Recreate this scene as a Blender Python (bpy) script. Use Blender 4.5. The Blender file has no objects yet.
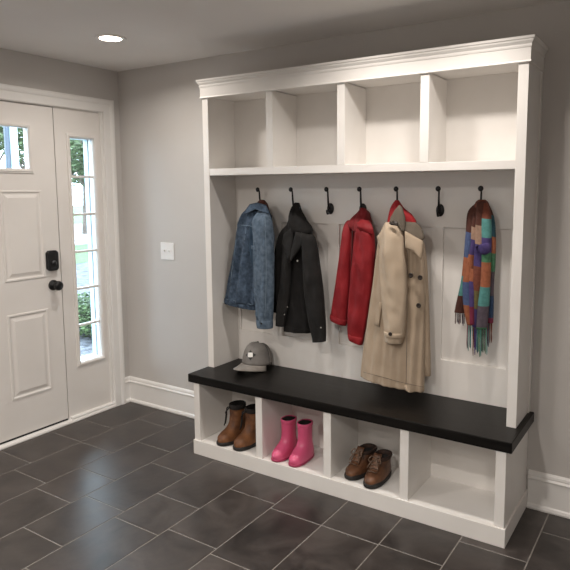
import bpy, bmesh, math, random
from mathutils import Vector, Matrix, noise
random.seed(7)
SC = bpy.context.scene
COL = SC.collection
PI = math.pi

# ------------------------------------------------------------------ camera
CX, CY, CZ = 3.3982, -2.8815, 1.5235
YAW, PIT, ROL, FPX, PX, PY = 0.5607, 0.1148, -0.0039, 599.22, 313.714, 259.47
Fv = Vector((-math.sin(YAW)*math.cos(PIT), math.cos(YAW)*math.cos(PIT), -math.sin(PIT)))
R0 = Vector((math.cos(YAW), math.sin(YAW), 0)); U0 = R0.cross(Fv)
Rv = R0*math.cos(ROL) + U0*math.sin(ROL); Uv = -R0*math.sin(ROL) + U0*math.cos(ROL)
cam = bpy.data.objects.new('camera', bpy.data.cameras.new('camera'))
COL.objects.link(cam)
cam.matrix_world = Matrix(((Rv.x, Uv.x, -Fv.x, CX), (Rv.y, Uv.y, -Fv.y, CY), (Rv.z, Uv.z, -Fv.z, CZ), (0, 0, 0, 1)))
cam.data.sensor_width = 36; cam.data.lens = FPX/570*36
cam.data.shift_x = -(PX-285)/570; cam.data.shift_y = (PY-285)/570
cam.data.clip_start = .05; cam.data.clip_end = 200
SC.camera = cam
CAMP = Vector((CX, CY, CZ))

def W(u, v, y):
    """pixel of the photograph to the point on the vertical plane at depth y"""
    d = Fv + Rv*(u-PX)/FPX - Uv*(v-PY)/FPX
    return CAMP + d*((y-CY)/d.y)

# ------------------------------------------------------------------ materials
def mat(name, col=(.5, .5, .5), rough=.5, metal=0, spec=.5):
    m = bpy.data.materials.new(name); m.use_nodes = True
    b = m.node_tree.nodes['Principled BSDF']
    b.inputs['Base Color'].default_value = (*col, 1); b.inputs['Roughness'].default_value = rough
    b.inputs['Metallic'].default_value = metal; b.inputs['Specular IOR Level'].default_value = spec
    return m

def vary(m, c1, c2, scale=8, detail=4, bump=0, bscale=60, stretch=(1, 1, 1), lo=.35, hi=.65, dist=.002, rvar=None, coord='Object'):
    nt = m.node_tree; N = nt.nodes; L = nt.links; b = N['Principled BSDF']
    tc = N.new('ShaderNodeTexCoord'); mp = N.new('ShaderNodeMapping'); mp.inputs['Scale'].default_value = stretch
    L.new(tc.outputs[coord], mp.inputs['Vector'])
    n = N.new('ShaderNodeTexNoise'); n.inputs['Scale'].default_value = scale; n.inputs['Detail'].default_value = detail
    L.new(mp.outputs[0], n.inputs['Vector'])
    r = N.new('ShaderNodeValToRGB'); r.color_ramp.elements[0].position = lo; r.color_ramp.elements[1].position = hi
    r.color_ramp.elements[0].color = (*c1, 1); r.color_ramp.elements[1].color = (*c2, 1)
    L.new(n.outputs['Fac'], r.inputs[0]); L.new(r.outputs[0], b.inputs['Base Color'])
    if rvar:
        mr = N.new('ShaderNodeMapRange'); mr.inputs['To Min'].default_value = rvar[0]; mr.inputs['To Max'].default_value = rvar[1]
        L.new(n.outputs['Fac'], mr.inputs['Value']); L.new(mr.outputs[0], b.inputs['Roughness'])
    if bump:
        n2 = N.new('ShaderNodeTexNoise'); n2.inputs['Scale'].default_value = bscale; n2.inputs['Detail'].default_value = 3
        L.new(mp.outputs[0], n2.inputs['Vector'])
        bp = N.new('ShaderNodeBump'); bp.inputs['Strength'].default_value = bump; bp.inputs['Distance'].default_value = dist
        L.new(n2.outputs['Fac'], bp.inputs['Height']); L.new(bp.outputs[0], b.inputs['Normal'])
    return m

def emit(name, col, s):
    m = bpy.data.materials.new(name); m.use_nodes = True; nt = m.node_tree
    nt.nodes.clear(); e = nt.nodes.new('ShaderNodeEmission'); o = nt.nodes.new('ShaderNodeOutputMaterial')
    e.inputs[0].default_value = (*col, 1); e.inputs[1].default_value = s
    nt.links.new(e.outputs[0], o.inputs[0]); return m

def glass_mat():
    m = bpy.data.materials.new('window_glass'); m.use_nodes = True; nt = m.node_tree
    nt.nodes.clear(); N = nt.nodes.new
    t = N('ShaderNodeBsdfTransparent'); g = N('ShaderNodeBsdfGlossy'); g.inputs['Roughness'].default_value = .02
    t.inputs[0].default_value = (.94, .97, .97, 1)
    f = N('ShaderNodeFresnel'); f.inputs[0].default_value = 1.3; mx = N('ShaderNodeMixShader'); o = N('ShaderNodeOutputMaterial')
    nt.links.new(f.outputs[0], mx.inputs[0]); nt.links.new(t.outputs[0], mx.inputs[1]); nt.links.new(g.outputs[0], mx.inputs[2])
    nt.links.new(mx.outputs[0], o.inputs[0]); return m

WHITE = vary(mat('white_cabinet_paint', rough=.42), (.76, .735, .705), (.80, .775, .745), 5, 3, .06, 90)
TRIMW = vary(mat('white_trim_paint', rough=.38), (.77, .755, .735), (.81, .795, .775), 4, 3, .05, 80)
DOORW = vary(mat('white_door_paint', rough=.35), (.75, .72, .69), (.79, .76, .73), 3, 3, .05, 70)
WALLM = vary(mat('grey_wall_paint', rough=.7, spec=.3), (.54, .518, .497), (.565, .542, .52), 2, 3, .12, 220, dist=.001)
CEILM = vary(mat('ceiling_paint', rough=.85, spec=.2), (.77, .745, .72), (.80, .775, .75), 2, 3, .12, 180, dist=.001)
SLABM = vary(mat('black_stained_wood', rough=.38, spec=.2), (.003, .0027, .0025), (.008, .0068, .006), 3, 8, .10, 9, stretch=(1.2, 22, 22), rvar=(.30, .44))
IRON = vary(mat('black_metal', rough=.4, metal=.4), (.008, .008, .009), (.018, .018, .02), 30)
DARK = mat('dark_gap', (.01, .01, .01), .8)  # flat dark colour standing in for the shade in the door gaps
GLASS = glass_mat()
PLATEW = mat('white_plastic', (.82, .81, .80), .3)

def tile_mat():
    m = mat('dark_slate_tile', rough=.4, spec=.5); nt = m.node_tree; N = nt.nodes; L = nt.links; b = N['Principled BSDF']
    at = N.new('ShaderNodeAttribute'); at.attribute_name = 'tone'
    tc = N.new('ShaderNodeTexCoord')
    add = N.new('ShaderNodeVectorMath'); add.operation = 'MULTIPLY_ADD'
    L.new(at.outputs['Color'], add.inputs[0]); add.inputs[1].default_value = (9, 9, 9); L.new(tc.outputs['Object'], add.inputs[2])
    n = N.new('ShaderNodeTexNoise'); n.inputs['Scale'].default_value = 5; n.inputs['Detail'].default_value = 8; n.inputs['Roughness'].default_value = .62
    n.inputs['Distortion'].default_value = .8
    L.new(add.outputs[0], n.inputs['Vector'])
    r = N.new('ShaderNodeValToRGB'); e = r.color_ramp.elements
    e[0].position = .3; e[0].color = (.019, .0155, .0145, 1); e[1].position = .72; e[1].color = (.066, .055, .050, 1)
    L.new(n.outputs['Fac'], r.inputs[0])
    hs = N.new('ShaderNodeHueSaturation'); L.new(r.outputs[0], hs.inputs['Color'])
    mr = N.new('ShaderNodeMapRange'); mr.inputs['To Min'].default_value = .82; mr.inputs['To Max'].default_value = 1.2
    sx = N.new('ShaderNodeSeparateColor'); L.new(at.outputs['Color'], sx.inputs[0]); L.new(sx.outputs[0], mr.inputs['Value'])
    L.new(mr.outputs[0], hs.inputs['Value']); L.new(hs.outputs[0], b.inputs['Base Color'])
    m2 = N.new('ShaderNodeMapRange'); m2.inputs['To Min'].default_value = .24; m2.inputs['To Max'].default_value = .44
    L.new(n.outputs['Fac'], m2.inputs['Value']); L.new(m2.outputs[0], b.inputs['Roughness'])
    n3 = N.new('ShaderNodeTexNoise'); n3.inputs['Scale'].default_value = 28; n3.inputs['Detail'].default_value = 6
    L.new(add.outputs[0], n3.inputs['Vector'])
    bp = N.new('ShaderNodeBump'); bp.inputs['Strength'].default_value = .12; bp.inputs['Distance'].default_value = .004
    L.new(n3.outputs['Fac'], bp.inputs['Height']); L.new(bp.outputs[0], b.inputs['Normal'])
    return m
TILE = tile_mat()
GROUT = vary(mat('grout', rough=.85), (.16, .145, .13), (.23, .21, .19), 40)

# ------------------------------------------------------------------ mesh helpers
def box(bm, x0, x1, y0, y1, z0, z1, mi=0):
    vs = [bm.verts.new((x, y, z)) for x in (x0, x1) for y in (y0, y1) for z in (z0, z1)]
    fs = []
    for q in ((0, 1, 3, 2), (4, 6, 7, 5), (0, 4, 5, 1), (2, 3, 7, 6), (0, 2, 6, 4), (1, 5, 7, 3)):
        f = bm.faces.new([vs[i] for i in q]); f.material_index = mi; fs.append(f)
    return fs

def obj(name, bm, m, parent=None, smooth=False, bevel=0, seg=2, sub=0, solid=0, local=False, kind=None):
    bmesh.ops.recalc_face_normals(bm, faces=bm.faces[:])
    if parent is not None and not local:
        off = Vector(parent.location)
        p = parent.parent
        while p is not None:
            off += Vector(p.location); p = p.parent
        bmesh.ops.translate(bm, verts=bm.verts[:], vec=-off)
    me = bpy.data.meshes.new(name); bm.to_mesh(me); bm.free()
    for x in (m if isinstance(m, (list, tuple)) else [m]): me.materials.append(x)
    if smooth:
        for p in me.polygons: p.use_smooth = True
    o = bpy.data.objects.new(name, me); COL.objects.link(o)
    if parent is not None: o.parent = parent
    if solid:
        s = o.modifiers.new('solid', 'SOLIDIFY'); s.thickness = solid; s.offset = 0
    if bevel:
        b = o.modifiers.new('bevel', 'BEVEL'); b.width = bevel; b.segments = seg; b.limit_method = 'ANGLE'; b.angle_limit = .6
        b.harden_normals = False
    if sub:
        s = o.modifiers.new('sub', 'SUBSURF'); s.levels = sub; s.render_levels = sub
    if kind: o['kind'] = kind
    return o

def thing(name, loc, label=None, cat=None, group=None, kind=None):
    o = bpy.data.objects.new(name, None); COL.objects.link(o); o.location = loc; o.empty_display_size = .05
    tag(o, label, cat, group, kind); return o

def tag(o, label=None, cat=None, group=None, kind=None):
    if label: o['label'] = label
    if cat: o['category'] = cat
    if group: o['group'] = group
    if kind: o['kind'] = kind
    return o

def struct(o): o['kind'] = 'structure'; return o
def B(): return bmesh.new()

def prism(bm, prof, axis, a, b, m0=(0, 0), m1=(0, 0), mi=0):
    """profile of 2D points swept along axis from a to b; m0/m1 = mitre (extra length per unit of 1st profile coord)"""
    r0, r1 = [], []
    for (p, q) in prof:
        s, e = a - m0[0]*p, b + m1[0]*p
        if axis == 'x': r0.append(bm.verts.new((s, p*-1, q))); r1.append(bm.verts.new((e, p*-1, q)))
        else: r0.append(bm.verts.new((p, s, q))); r1.append(bm.verts.new((p, e, q)))
    n = len(prof)
    for i in range(n):
        f = bm.faces.new((r0[i], r0[(i+1) % n], r1[(i+1) % n], r1[i])); f.material_index = mi
    bm.faces.new(r0); bm.faces.new(r1)

def tube(bm, pts, r, n=8, cap=True, mi=0):
    pts = [Vector(p) for p in pts]; rings = []
    up = Vector((0, 0, 1))
    for i, p in enumerate(pts):
        t = (pts[min(i+1, len(pts)-1)] - pts[max(i-1, 0)]).normalized()
        if abs(t.dot(up)) > .95: up = Vector((0, 1, 0)) if abs(t.y) < .9 else Vector((1, 0, 0))
        a = t.cross(up).normalized(); b = t.cross(a).normalized()
        rr = r[i] if isinstance(r, (list, tuple)) else r
        rings.append([bm.verts.new(p + a*rr*math.cos(2*PI*k/n) + b*rr*math.sin(2*PI*k/n)) for k in range(n)])
    for i in range(len(rings)-1):
        for k in range(n):
            f = bm.faces.new((rings[i][k], rings[i][(k+1) % n], rings[i+1][(k+1) % n], rings[i+1][k])); f.material_index = mi
    if cap:
        for rr in (rings[0], rings[-1]):
            f = bm.faces.new(rr); f.material_index = mi

def cr(a, b, c, d, t):
    return .5*((2*b) + (-a+c)*t + (2*a-5*b+4*c-d)*t*t + (-a+3*b-3*c+d)*t*t*t)

def spline(keys, n):
    """Catmull-Rom through tuples"""
    out = []; m = len(keys)-1
    for i in range(n+1):
        s = i/n*m; k = min(int(s), m-1); t = s-k
        g = [keys[max(k-1, 0)], keys[k], keys[k+1], keys[min(k+2, m)]]
        out.append(tuple(cr(g[0][j], g[1][j], g[2][j], g[3][j], t) for j in range(len(g[0]))))
    return out

def lathe(bm, prof, cx, axis='z', n=24, mi=0):
    """prof (r, h)"""
    rings = []
    for r, h in prof:
        rg = []
        for k in range(n):
            a = 2*PI*k/n; c, s = r*math.cos(a), r*math.sin(a)
            if axis == 'z': rg.append(bm.verts.new((cx[0]+c, cx[1]+s, cx[2]+h)))
            elif axis == 'x': rg.append(bm.verts.new((cx[0]+h, cx[1]+c, cx[2]+s)))
            else: rg.append(bm.verts.new((cx[0]+c, cx[1]+h, cx[2]+s)))
        rings.append(rg)
    for i in range(len(rings)-1):
        for k in range(n):
            f = bm.faces.new((rings[i][k], rings[i][(k+1) % n], rings[i+1][(k+1) % n], rings[i+1][k])); f.material_index = mi
    bm.faces.new(rings[0]).material_index = mi; bm.faces.new(rings[-1]).material_index = mi

# ------------------------------------------------------------------ room shell
H = 2.34; RX = 4.7; RY = -4.4
XS = [1.76 + .288*k for k in range(-6, 11)]
KN = {-6: [-.423, -.663, -.997], -5: [-.225, -.665, -1.095], -4: [-.07, -.48, -.886, -1.155], -3: [-.2, -.636, -1.07, -1.404],
      -2: [-.43, -.862, -1.126], -1: [-.2, -.634, -1.066], 0: [-.24, -.676], 1: [-.25, -.675], 2: [-.24, -.67], 3: [-.465], 4: [-.2, -.8]}
bm = B()
tone = bm.loops.layers.float_color.new('tone')
cols = [(-7, -.1, XS[0])] + [(k, XS[k+6], XS[k+6]+.288) for k in range(-6, 11)]
g = .0026
for k, xa, xb in cols:
    js = list(KN.get(k, [-.3 - .11*(k % 3)]))
    while js[-1] > RY: js.append(js[-1] - (.43 if k not in (-2,) else .45))
    js = [.1] + js
    for ya, yb in zip(js[:-1], js[1:]):
        fs = box(bm, xa+g, xb-g, max(yb, RY-.1)+g, ya-g, -.012, 0, 0)
        t = random.random(); c = (t, random.random(), random.random(), 1)
        for f in fs:
            for l in f.loops: l[tone] = c
for f in box(bm, -.1, RX+.1, RY-.1, .1, -.06, -.0012, 1):
    for l in f.loops: l[tone] = (.5, .5, .5, 1)
struct(obj('floor', bm, [TILE, GROUT], bevel=.0012, seg=1))

bm = B(); box(bm, -.15, RX+.12, RY-.12, .12, H, H+.1)
struct(obj('ceiling', bm, CEILM))
bm = B(); box(bm, -.0, RX+.12, 0, .12, -.06, H)
struct(obj('wall_back', bm, WALLM))
# left wall round the entry opening
OY0, OY1, OZ = -1.81, -.125, 2.065
bm = B(); box(bm, -.10, 0, OY1, .12, -.06, H); box(bm, -.10, 0, RY-.12, OY0, -.06, H); box(bm, -.10, 0, OY0, OY1, OZ, H)
struct(obj('wall_left', bm, WALLM))
bm = B(); box(bm, RX, RX+.12, RY, 0, -.06, H); struct(obj('wall_right', bm, WALLM))
bm = B(); box(bm, 0, RX+.12, RY-.12, RY, -.06, H); struct(obj('wall_front', bm, WALLM))

BBP = [(0, .0), (.024, .0), (.026, .008), (.022, .02), (.015, .026), (.014, .142), (.019, .146), (.020, .152), (.012, .160), (.013, .166), (.010, .176), (.004, .184), (0, .1845)]
bm = B(); prism(bm, BBP, 'x', 0.0, 1.027, m0=(-1, 0)); struct(obj('baseboard_back', bm, TRIMW))
bm = B(); prism(bm, BBP, 'x', 2.8095, RX); struct(obj('baseboard_right', bm, TRIMW))
bm = B(); prism(bm, BBP, 'y', -.061, 0, m1=(-1, 0)); struct(obj('baseboard_left', bm, TRIMW))

# door casing: moulded profile on three sides
CAS = [(.0, 0), (.014, 0), (.0165, .006), (.0165, .05), (.021, .056), (.024, .066), (.024, .080), (.020, .086), (0, .086)]   # (out of wall, across from the inner edge)
bm = B()
yi, zi, yo = -.147, 2.051, -1.787
def casing(bm):
    L1, L2, L3, L4 = [], [], [], []
    for o_, a in CAS:
        L1.append(bm.verts.new((o_, yi+a, 0))); L2.append(bm.verts.new((o_, yi+a, zi+a)))
        L3.append(bm.verts.new((o_, yo-a, zi+a))); L4.append(bm.verts.new((o_, yo-a, 0)))
    n = len(CAS)
    for A, C in ((L1, L2), (L2, L3), (L3, L4)):
        for i in range(n): bm.faces.new((A[i], A[(i+1) % n], C[(i+1) % n], C[i]))
    bm.faces.new(L1); bm.faces.new(L4)
casing(bm); struct(obj('trim_1', bm, TRIMW))
# jamb frame inside the opening
bm = B()
box(bm, -.11, .0, -.165, -.125, 0, 2.065); box(bm, -.11, .0, -1.81, -1.769, 0, 2.065); box(bm, -.11, .0, -1.769, -.165, 2.047, 2.065)
struct(obj('trim_2', bm, TRIMW, bevel=.002))
# sill
bm = B()
prism(bm, [(-.15, 0), (.018, 0), (.020, .006), (.016, .016), (.004, .021), (-.15, .021)], 'y', -1.787, -.147)
struct(obj('trim_3', bm, TRIMW))
bm = B(); prism(bm, [(-.03, .02), (.010, .02), (.010, .030), (.004, .036), (-.03, .036)], 'y', -.497, -.147)
struct(obj('trim_4', bm, TRIMW))

# ---- front door
dr = thing('door_1', (-.012, -.967, .021), 'white panelled front door with a small high glazed pane and black hardware', 'door', kind='structure')
DY0, DY1, DZ0, DZ1 = -1.424, -.513, .034, 2.044
LY0, LY1, LZ0, LZ1 = -1.245, -.69, 1.66, 1.903
bm = B()
# slab as boxes around the light
xs0, xs1 = -.055, -.010
box(bm, xs0, xs1, DY0, LY0-.004, DZ0, DZ1); box(bm, xs0, xs1, LY1+.004, DY1, DZ0, DZ1)
box(bm, xs0, xs1, LY0-.004, LY1+.004, DZ0, LZ0-.004); box(bm, xs0, xs1, LY0-.004, LY1+.004, LZ1+.004, DZ1)
obj('door_leaf', bm, DOORW, dr)
def raised(bm, y0, y1, z0, z1, x=-.010):
    """recess ring cut look: raised ogee frame then raised field"""
    def ring(i, xx): return [bm.verts.new((xx, a, b)) for a, b in ((y0+i, z0+i), (y1-i, z0+i), (y1-i, z1-i), (y0+i, z1-i))]
    rs = [ring(0, x-.002), ring(.003, x+.005), ring(.012, x+.005), ring(.019, x-.0005), ring(.026, x-.0005), ring(.046, x+.006)]
    for a, b in zip(rs[:-1], rs[1:]):
        for i in range(4): bm.faces.new((a[i], a[(i+1) % 4], b[(i+1) % 4], b[i]))
    bm.faces.new(rs[-1])
for (y0, y1) in ((-.888, -.618), (-1.317, -1.047)):
    for (z0, z1) in ((.988, 1.532), (.265, .79)):
        bm = B(); raised(bm, y0, y1, z0, z1); obj('raised_panel', bm, DOORW, dr)
bm = B()
def frame_ring(bm, y0, y1, z0, z1, prof):
    rs = [[bm.verts.new((x, a, b)) for a, b in ((y0-i, z0-i), (y1+i, z0-i), (y1+i, z1+i), (y0-i, z1+i))] for i, x in prof]
    n = len(rs)
    for j in range(n):
        a, b = rs[j], rs[(j+1) % n]
        for i in range(4): bm.faces.new((a[i], a[(i+1) % 4], b[(i+1) % 4], b[i]))
frame_ring(bm, LY0, LY1, LZ0, LZ1, [(0, -.05), (0, -.006), (.006, .0), (.016, .002), (.02, -.003), (.026, -.003), (.028, -.012), (.01, -.05)])
obj('glazing_frame', bm, DOORW, dr)
bm = B(); box(bm, -.036, -.031, LY0-.004, LY1+.004, LZ0-.004, LZ1+.004); obj('glass_pane', bm, GLASS, dr)
bm = B(); box(bm, -.045, -.02, -.974, -.960, LZ0, LZ1); obj('glazing_bar', bm, DOORW, dr, bevel=.002)
bm = B(); box(bm, -.05, -.012, DY0+.002, DY1-.002, .0212, .0336); obj('bottom_gap_fill', bm, DARK, dr)  # dark fill in the black gap under the door
bm = B(); box(bm, -.04, -.024, DY1+.001, DY1+.006, .03, 2.046); box(bm, -.04, -.024, DY0, DY1+.006, DZ1+.0005, 2.0468); obj('gap_backing', bm, DARK, dr)  # dark backing that paints the shaded gap beside and above the door
# deadbolt keypad
lk = B()
def octo(bm, x0, x1, yc, zc, hw, hh, c):
    pts = [(hw-c, -hh), (hw, -hh+c), (hw, hh-c), (hw-c, hh), (-hw+c, hh), (-hw, hh-c), (-hw, -hh+c), (-hw+c, -hh)]
    a = [bm.verts.new((x0, yc+p, zc+q)) for p, q in pts]; b = [bm.verts.new((x1, yc+p, zc+q)) for p, q in pts]
    for i in range(8): bm.faces.new((a[i], a[(i+1) % 8], b[(i+1) % 8], b[i]))
    bm.faces.new(a); bm.faces.new(b)
octo(lk, -.012, .018, -.577, 1.09, .037, .064, .014)
db = obj('deadbolt', lk, IRON, dr, bevel=.004)
bm = B(); lathe(bm, [(.016, 0), (.016, .008), (.011, .012)], (.018, -.577, 1.075), axis='x', n=20); box(bm, .030, .040, -.581, -.573, 1.062, 1.088)
obj('thumb_turn', bm, vary(mat('worn_metal', rough=.3, metal=.8), (.06, .06, .065), (.12, .12, .13), 20), db, smooth=False, bevel=.001)
bm = B()
lathe(bm, [(.033, -.002), (.033, .006), (.027, .011), (.014, .013), (.012, .035), (.016, .040), (.026, .045), (.030, .053), (.029, .064), (.022, .072), (.008, .075)], (-.010, -.572, .932), axis='x', n=28)
obj('door_knob', bm, IRON, dr, smooth=True)

# ---- sidelight window
EXTW = mat('white_exterior_trim', (.42, .52, .58), .5)
SZ0, SZ1 = .385, 1.865
def sidelight(name, SY0, SY1, PA, PB, label):
  wi = thing(name, (-.02, (SY0+SY1)/2, .021), label, 'window', kind='structure')
  bm = B()
  for (a, b, c, d) in ((PA, SY0-.004, .021, 2.047), (SY1+.004, PB, .021, 2.047), (SY0-.004, SY1+.004, .021, SZ0-.004), (SY0-.004, SY1+.004, SZ1+.004, 2.047)):
      box(bm, -.06, -.012, a, b, c, d)
  obj('window_surround', bm, DOORW, wi)
  bm = B()
  frame_ring(bm, SY0, SY1, SZ0, SZ1, [(0, -.06), (0, -.014), (.006, -.002), (.014, .002), (.019, -.004), (.026, -.004), (.028, -.012), (.01, -.06)])
  obj('window_frame', bm, DOORW, wi)
  bm = B()
  for i in range(1, 6):
      z = SZ0 + (SZ1-SZ0)*i/6
      box(bm, -.043, -.018, SY0, SY1, z-.0075, z+.0075)
  obj('glazing_bars', bm, DOORW, wi, bevel=.003)
  bm = B(); box(bm, -.034, -.030, SY0-.003, SY1+.003, SZ0-.003, SZ1+.003); obj('glass_pane', bm, GLASS, wi)
  bm = B()
  box(bm, -.105, -.062, SY1-.006, SY1+.03, SZ0-.03, SZ1+.03); box(bm, -.105, -.062, SY0-.03, SY0, SZ0-.03, SZ1+.03)
  box(bm, -.13, -.062, SY0-.03, SY1+.03, SZ0-.03, SZ0); box(bm, -.105, -.062, SY0-.03, SY1+.03, SZ1, SZ1+.03)
  obj('outer_reveal', bm, EXTW, wi, bevel=.002)
sidelight('window_1', -.397, -.222, -.506, -.165, 'tall narrow six-pane sidelight between the front door and the room corner')
sidelight('added_window', -1.712, -1.537, -1.769, -1.427, 'unseen six-pane sidelight added beyond the front door to let in daylight')  # second sidelight, out of view, added for its daylight

# ------------------------------------------------------------------ ceiling light(s)
LAMP = emit('lamp_glow', (1, .87, .72), 26)
def downlight(x, y, label):
    t = thing('ceiling_light', (x, y, H), label, 'ceiling light', 'recessed downlights')
    bm = B()
    prof = [(.056, -.003), (.060, -.006), (.078, -.006), (.082, -.002), (.082, .0), (.056, .0)]
    rings = []
    for r, h in prof: rings.append([bm.verts.new((x+r*math.cos(2*PI*k/40), y+r*math.sin(2*PI*k/40), H+h)) for k in range(40)])
    for i in range(len(rings)):
        a, b = rings[i], rings[(i+1) % len(rings)]
        for k in range(40): bm.faces.new((a[k], a[(k+1) % 40], b[(k+1) % 40], b[k]))
    obj('trim_ring', bm, TRIMW, t, smooth=False)
    bm = B(); lathe(bm, [(.0555, -.0045), (.0555, -.001)], (x, y, H), n=40); obj('diffuser', bm, LAMP, t)
downlight(.71, -.64, 'round white recessed downlight glowing in the ceiling near the door corner')

def lamp(x, y, power, r=.05, col=(1, .925, .85), z=H-.012, spread=2.75):
    l = bpy.data.lights.new('downlight', 'AREA'); l.shape = 'DISK'; l.size = 2*r; l.energy = power; l.color = col; l.spread = spread
    o = bpy.data.objects.new('downlight', l); COL.objects.link(o); o.location = (x, y, z); return o  # object name shared by the ceiling lights and the added fill lamps
lamp(.71, -.64, 6)
lamp(2.10, -.64, 4.8, spread=2.5)
lamp(2.60, -.64, 5, spread=2.5)
for x, y, w in ((.9, -2.3, 15), (2.4, -2.5, 20), (3.9, -3.2, 19), (1.2, -3.8, 19)): lamp(x, y, w, r=.07)  # unseen fill lamps without fittings, added to brighten the room

# ------------------------------------------------------------------ storage bench
BX0, BX1, BF = 1.024, 2.800, -.411
IB = -.120
BT = .4735; BB = .4253; PW = .043
bn = thing('storage_bench', ((BX0+BX1)/2, -.2, 0), 'white bench cabinet of four open cubbies standing on the tile floor', 'bench cabinet')
CF = .0835
for xa, nm in ((BX0, 'side_panel'), (BX1-PW, 'side_panel')):
    bm = B(); box(bm, xa, xa+PW, BF, -.001, .0, BB); obj(nm, bm, WHITE, bn, bevel=.0012)
for xc in (1.4935, 1.9215, 2.3375):
    bm = B(); box(bm, xc-PW/2, xc+PW/2, BF, IB, CF, BB-.001); obj('divider', bm, WHITE, bn, bevel=.0012)
bm = B(); box(bm, BX0+PW, BX1-PW, BF+.002, IB, .03, CF); obj('cubby_floor', bm, WHITE, bn)
bm = B(); box(bm, BX0+PW, BX1-PW, IB, IB+.02, .03, BB); obj('back_panel', bm, WHITE, bn)
bm = B(); box(bm, BX0-.005, BX1+.008, BF-.008, BF, 0, CF+.0007); box(bm, BX1, BX1+.008, BF, -.001, 0, CF+.0007); box(bm, BX0-.005, BX0, BF, -.03, 0, CF+.0007)
obj('plinth', bm, WHITE, bn, bevel=.0015)

bm = B(); box(bm, .989, 2.824, -.419, -.0015, BB, BT)
bt = obj('bench_top', bm, SLABM, bevel=.003)
tag(bt, 'long black stained wooden seat top lying across the white bench cabinet', 'bench top')

# ------------------------------------------------------------------ upper hutch
UX0, UX1, UD = .996, 2.799, -.250
SH0, SH1, UT = 1.6105, 1.649, 2.0484
BKY = -.018
hu = thing('coat_rack_hutch', ((UX0+UX1)/2, -.12, BT), 'tall white panelled coat rack with hooks and four upper cubbies above the black seat', 'coat rack')
for xa in (UX0, UX1-PW):
    bm = B(); box(bm, xa, xa+PW, UD, -.001, BT, UT+.03); obj('side_panel', bm, WHITE, hu, bevel=.0012)
bm = B(); box(bm, UX1, UX1+.006, -.03, -.001, BT+.0, UT); obj('scribe_strip', bm, WHITE, hu, bevel=.001)
bm = B(); box(bm, UX0+PW, UX1-PW, UD+.001, BKY, SH0, SH1); obj('shelf', bm, WHITE, hu, bevel=.0012)
for xc in (1.4685, 1.9065, 2.3445):
    bm = B(); box(bm, xc-PW/2, xc+PW/2, UD+.0005, BKY, SH1, UT+.0); obj('divider', bm, WHITE, hu, bevel=.0012)
bm = B(); box(bm, UX0+PW, UX1-PW, UD+.002, -.001, UT+.005, UT+.03); obj('top_panel', bm, WHITE, hu)
bm = B()
box(bm, UX0+PW, UX1-PW, -.005, -.001, BT, UT+.005)
box(bm, UX0+PW, UX1-PW, BKY, -.005, 1.338, UT+.005)
box(bm, UX0+PW, UX1-PW, BKY, -.005, BT, .664)
for a, b in ((UX0+PW, 1.062), (1.305, 1.378), (1.694, 1.765), (2.0, 2.065), (2.300, 2.362), (2.690, UX1-PW)):
    box(bm, a, b, BKY, -.005, .664, 1.338)
obj('back_panel', bm, WHITE, hu, bevel=.0008, seg=1)
# frieze and crown with mitred returns
def wrap(bm, prof):
    """prof: (out, z) swept round left return, front, right return"""
    rings = []
    for (o_, z) in prof:
        rings.append([bm.verts.new(p) for p in ((UX0-o_, -.001, z), (UX0-o_, UD-o_, z), (UX1+o_, UD-o_, z), (UX1+o_, -.001, z))])
    n = len(rings)
    for i in range(n):
        a, b = rings[i], rings[(i+1) % n]
        for k in range(3): bm.faces.new((a[k], a[k+1], b[k+1], b[k]))
    bm.faces.new([r[0] for r in rings]); bm.faces.new([r[3] for r in rings])
bm = B(); wrap(bm, [(-.012, 2.046), (.009, 2.046), (.011, 2.0485), (.010, 2.053), (.0075, 2.055), (.0075, 2.110), (-.012, 2.110)])
obj('frieze', bm, WHITE, hu)
bm = B(); wrap(bm, [(-.012, 2.106), (.0095, 2.106), (.0105, 2.112), (.0105, 2.119), (.013, 2.123), (.0175, 2.130), (.0180, 2.136), (.0225, 2.139), (.0235, 2.149), (-.012, 2.149)])
obj('crown_moulding', bm, WHITE, hu)
bm = B(); box(bm, UX0-.01, UX1+.01, UD-.01, -.001, 2.142, 2.1485); obj('top_cover', bm, WHITE, hu)

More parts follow.
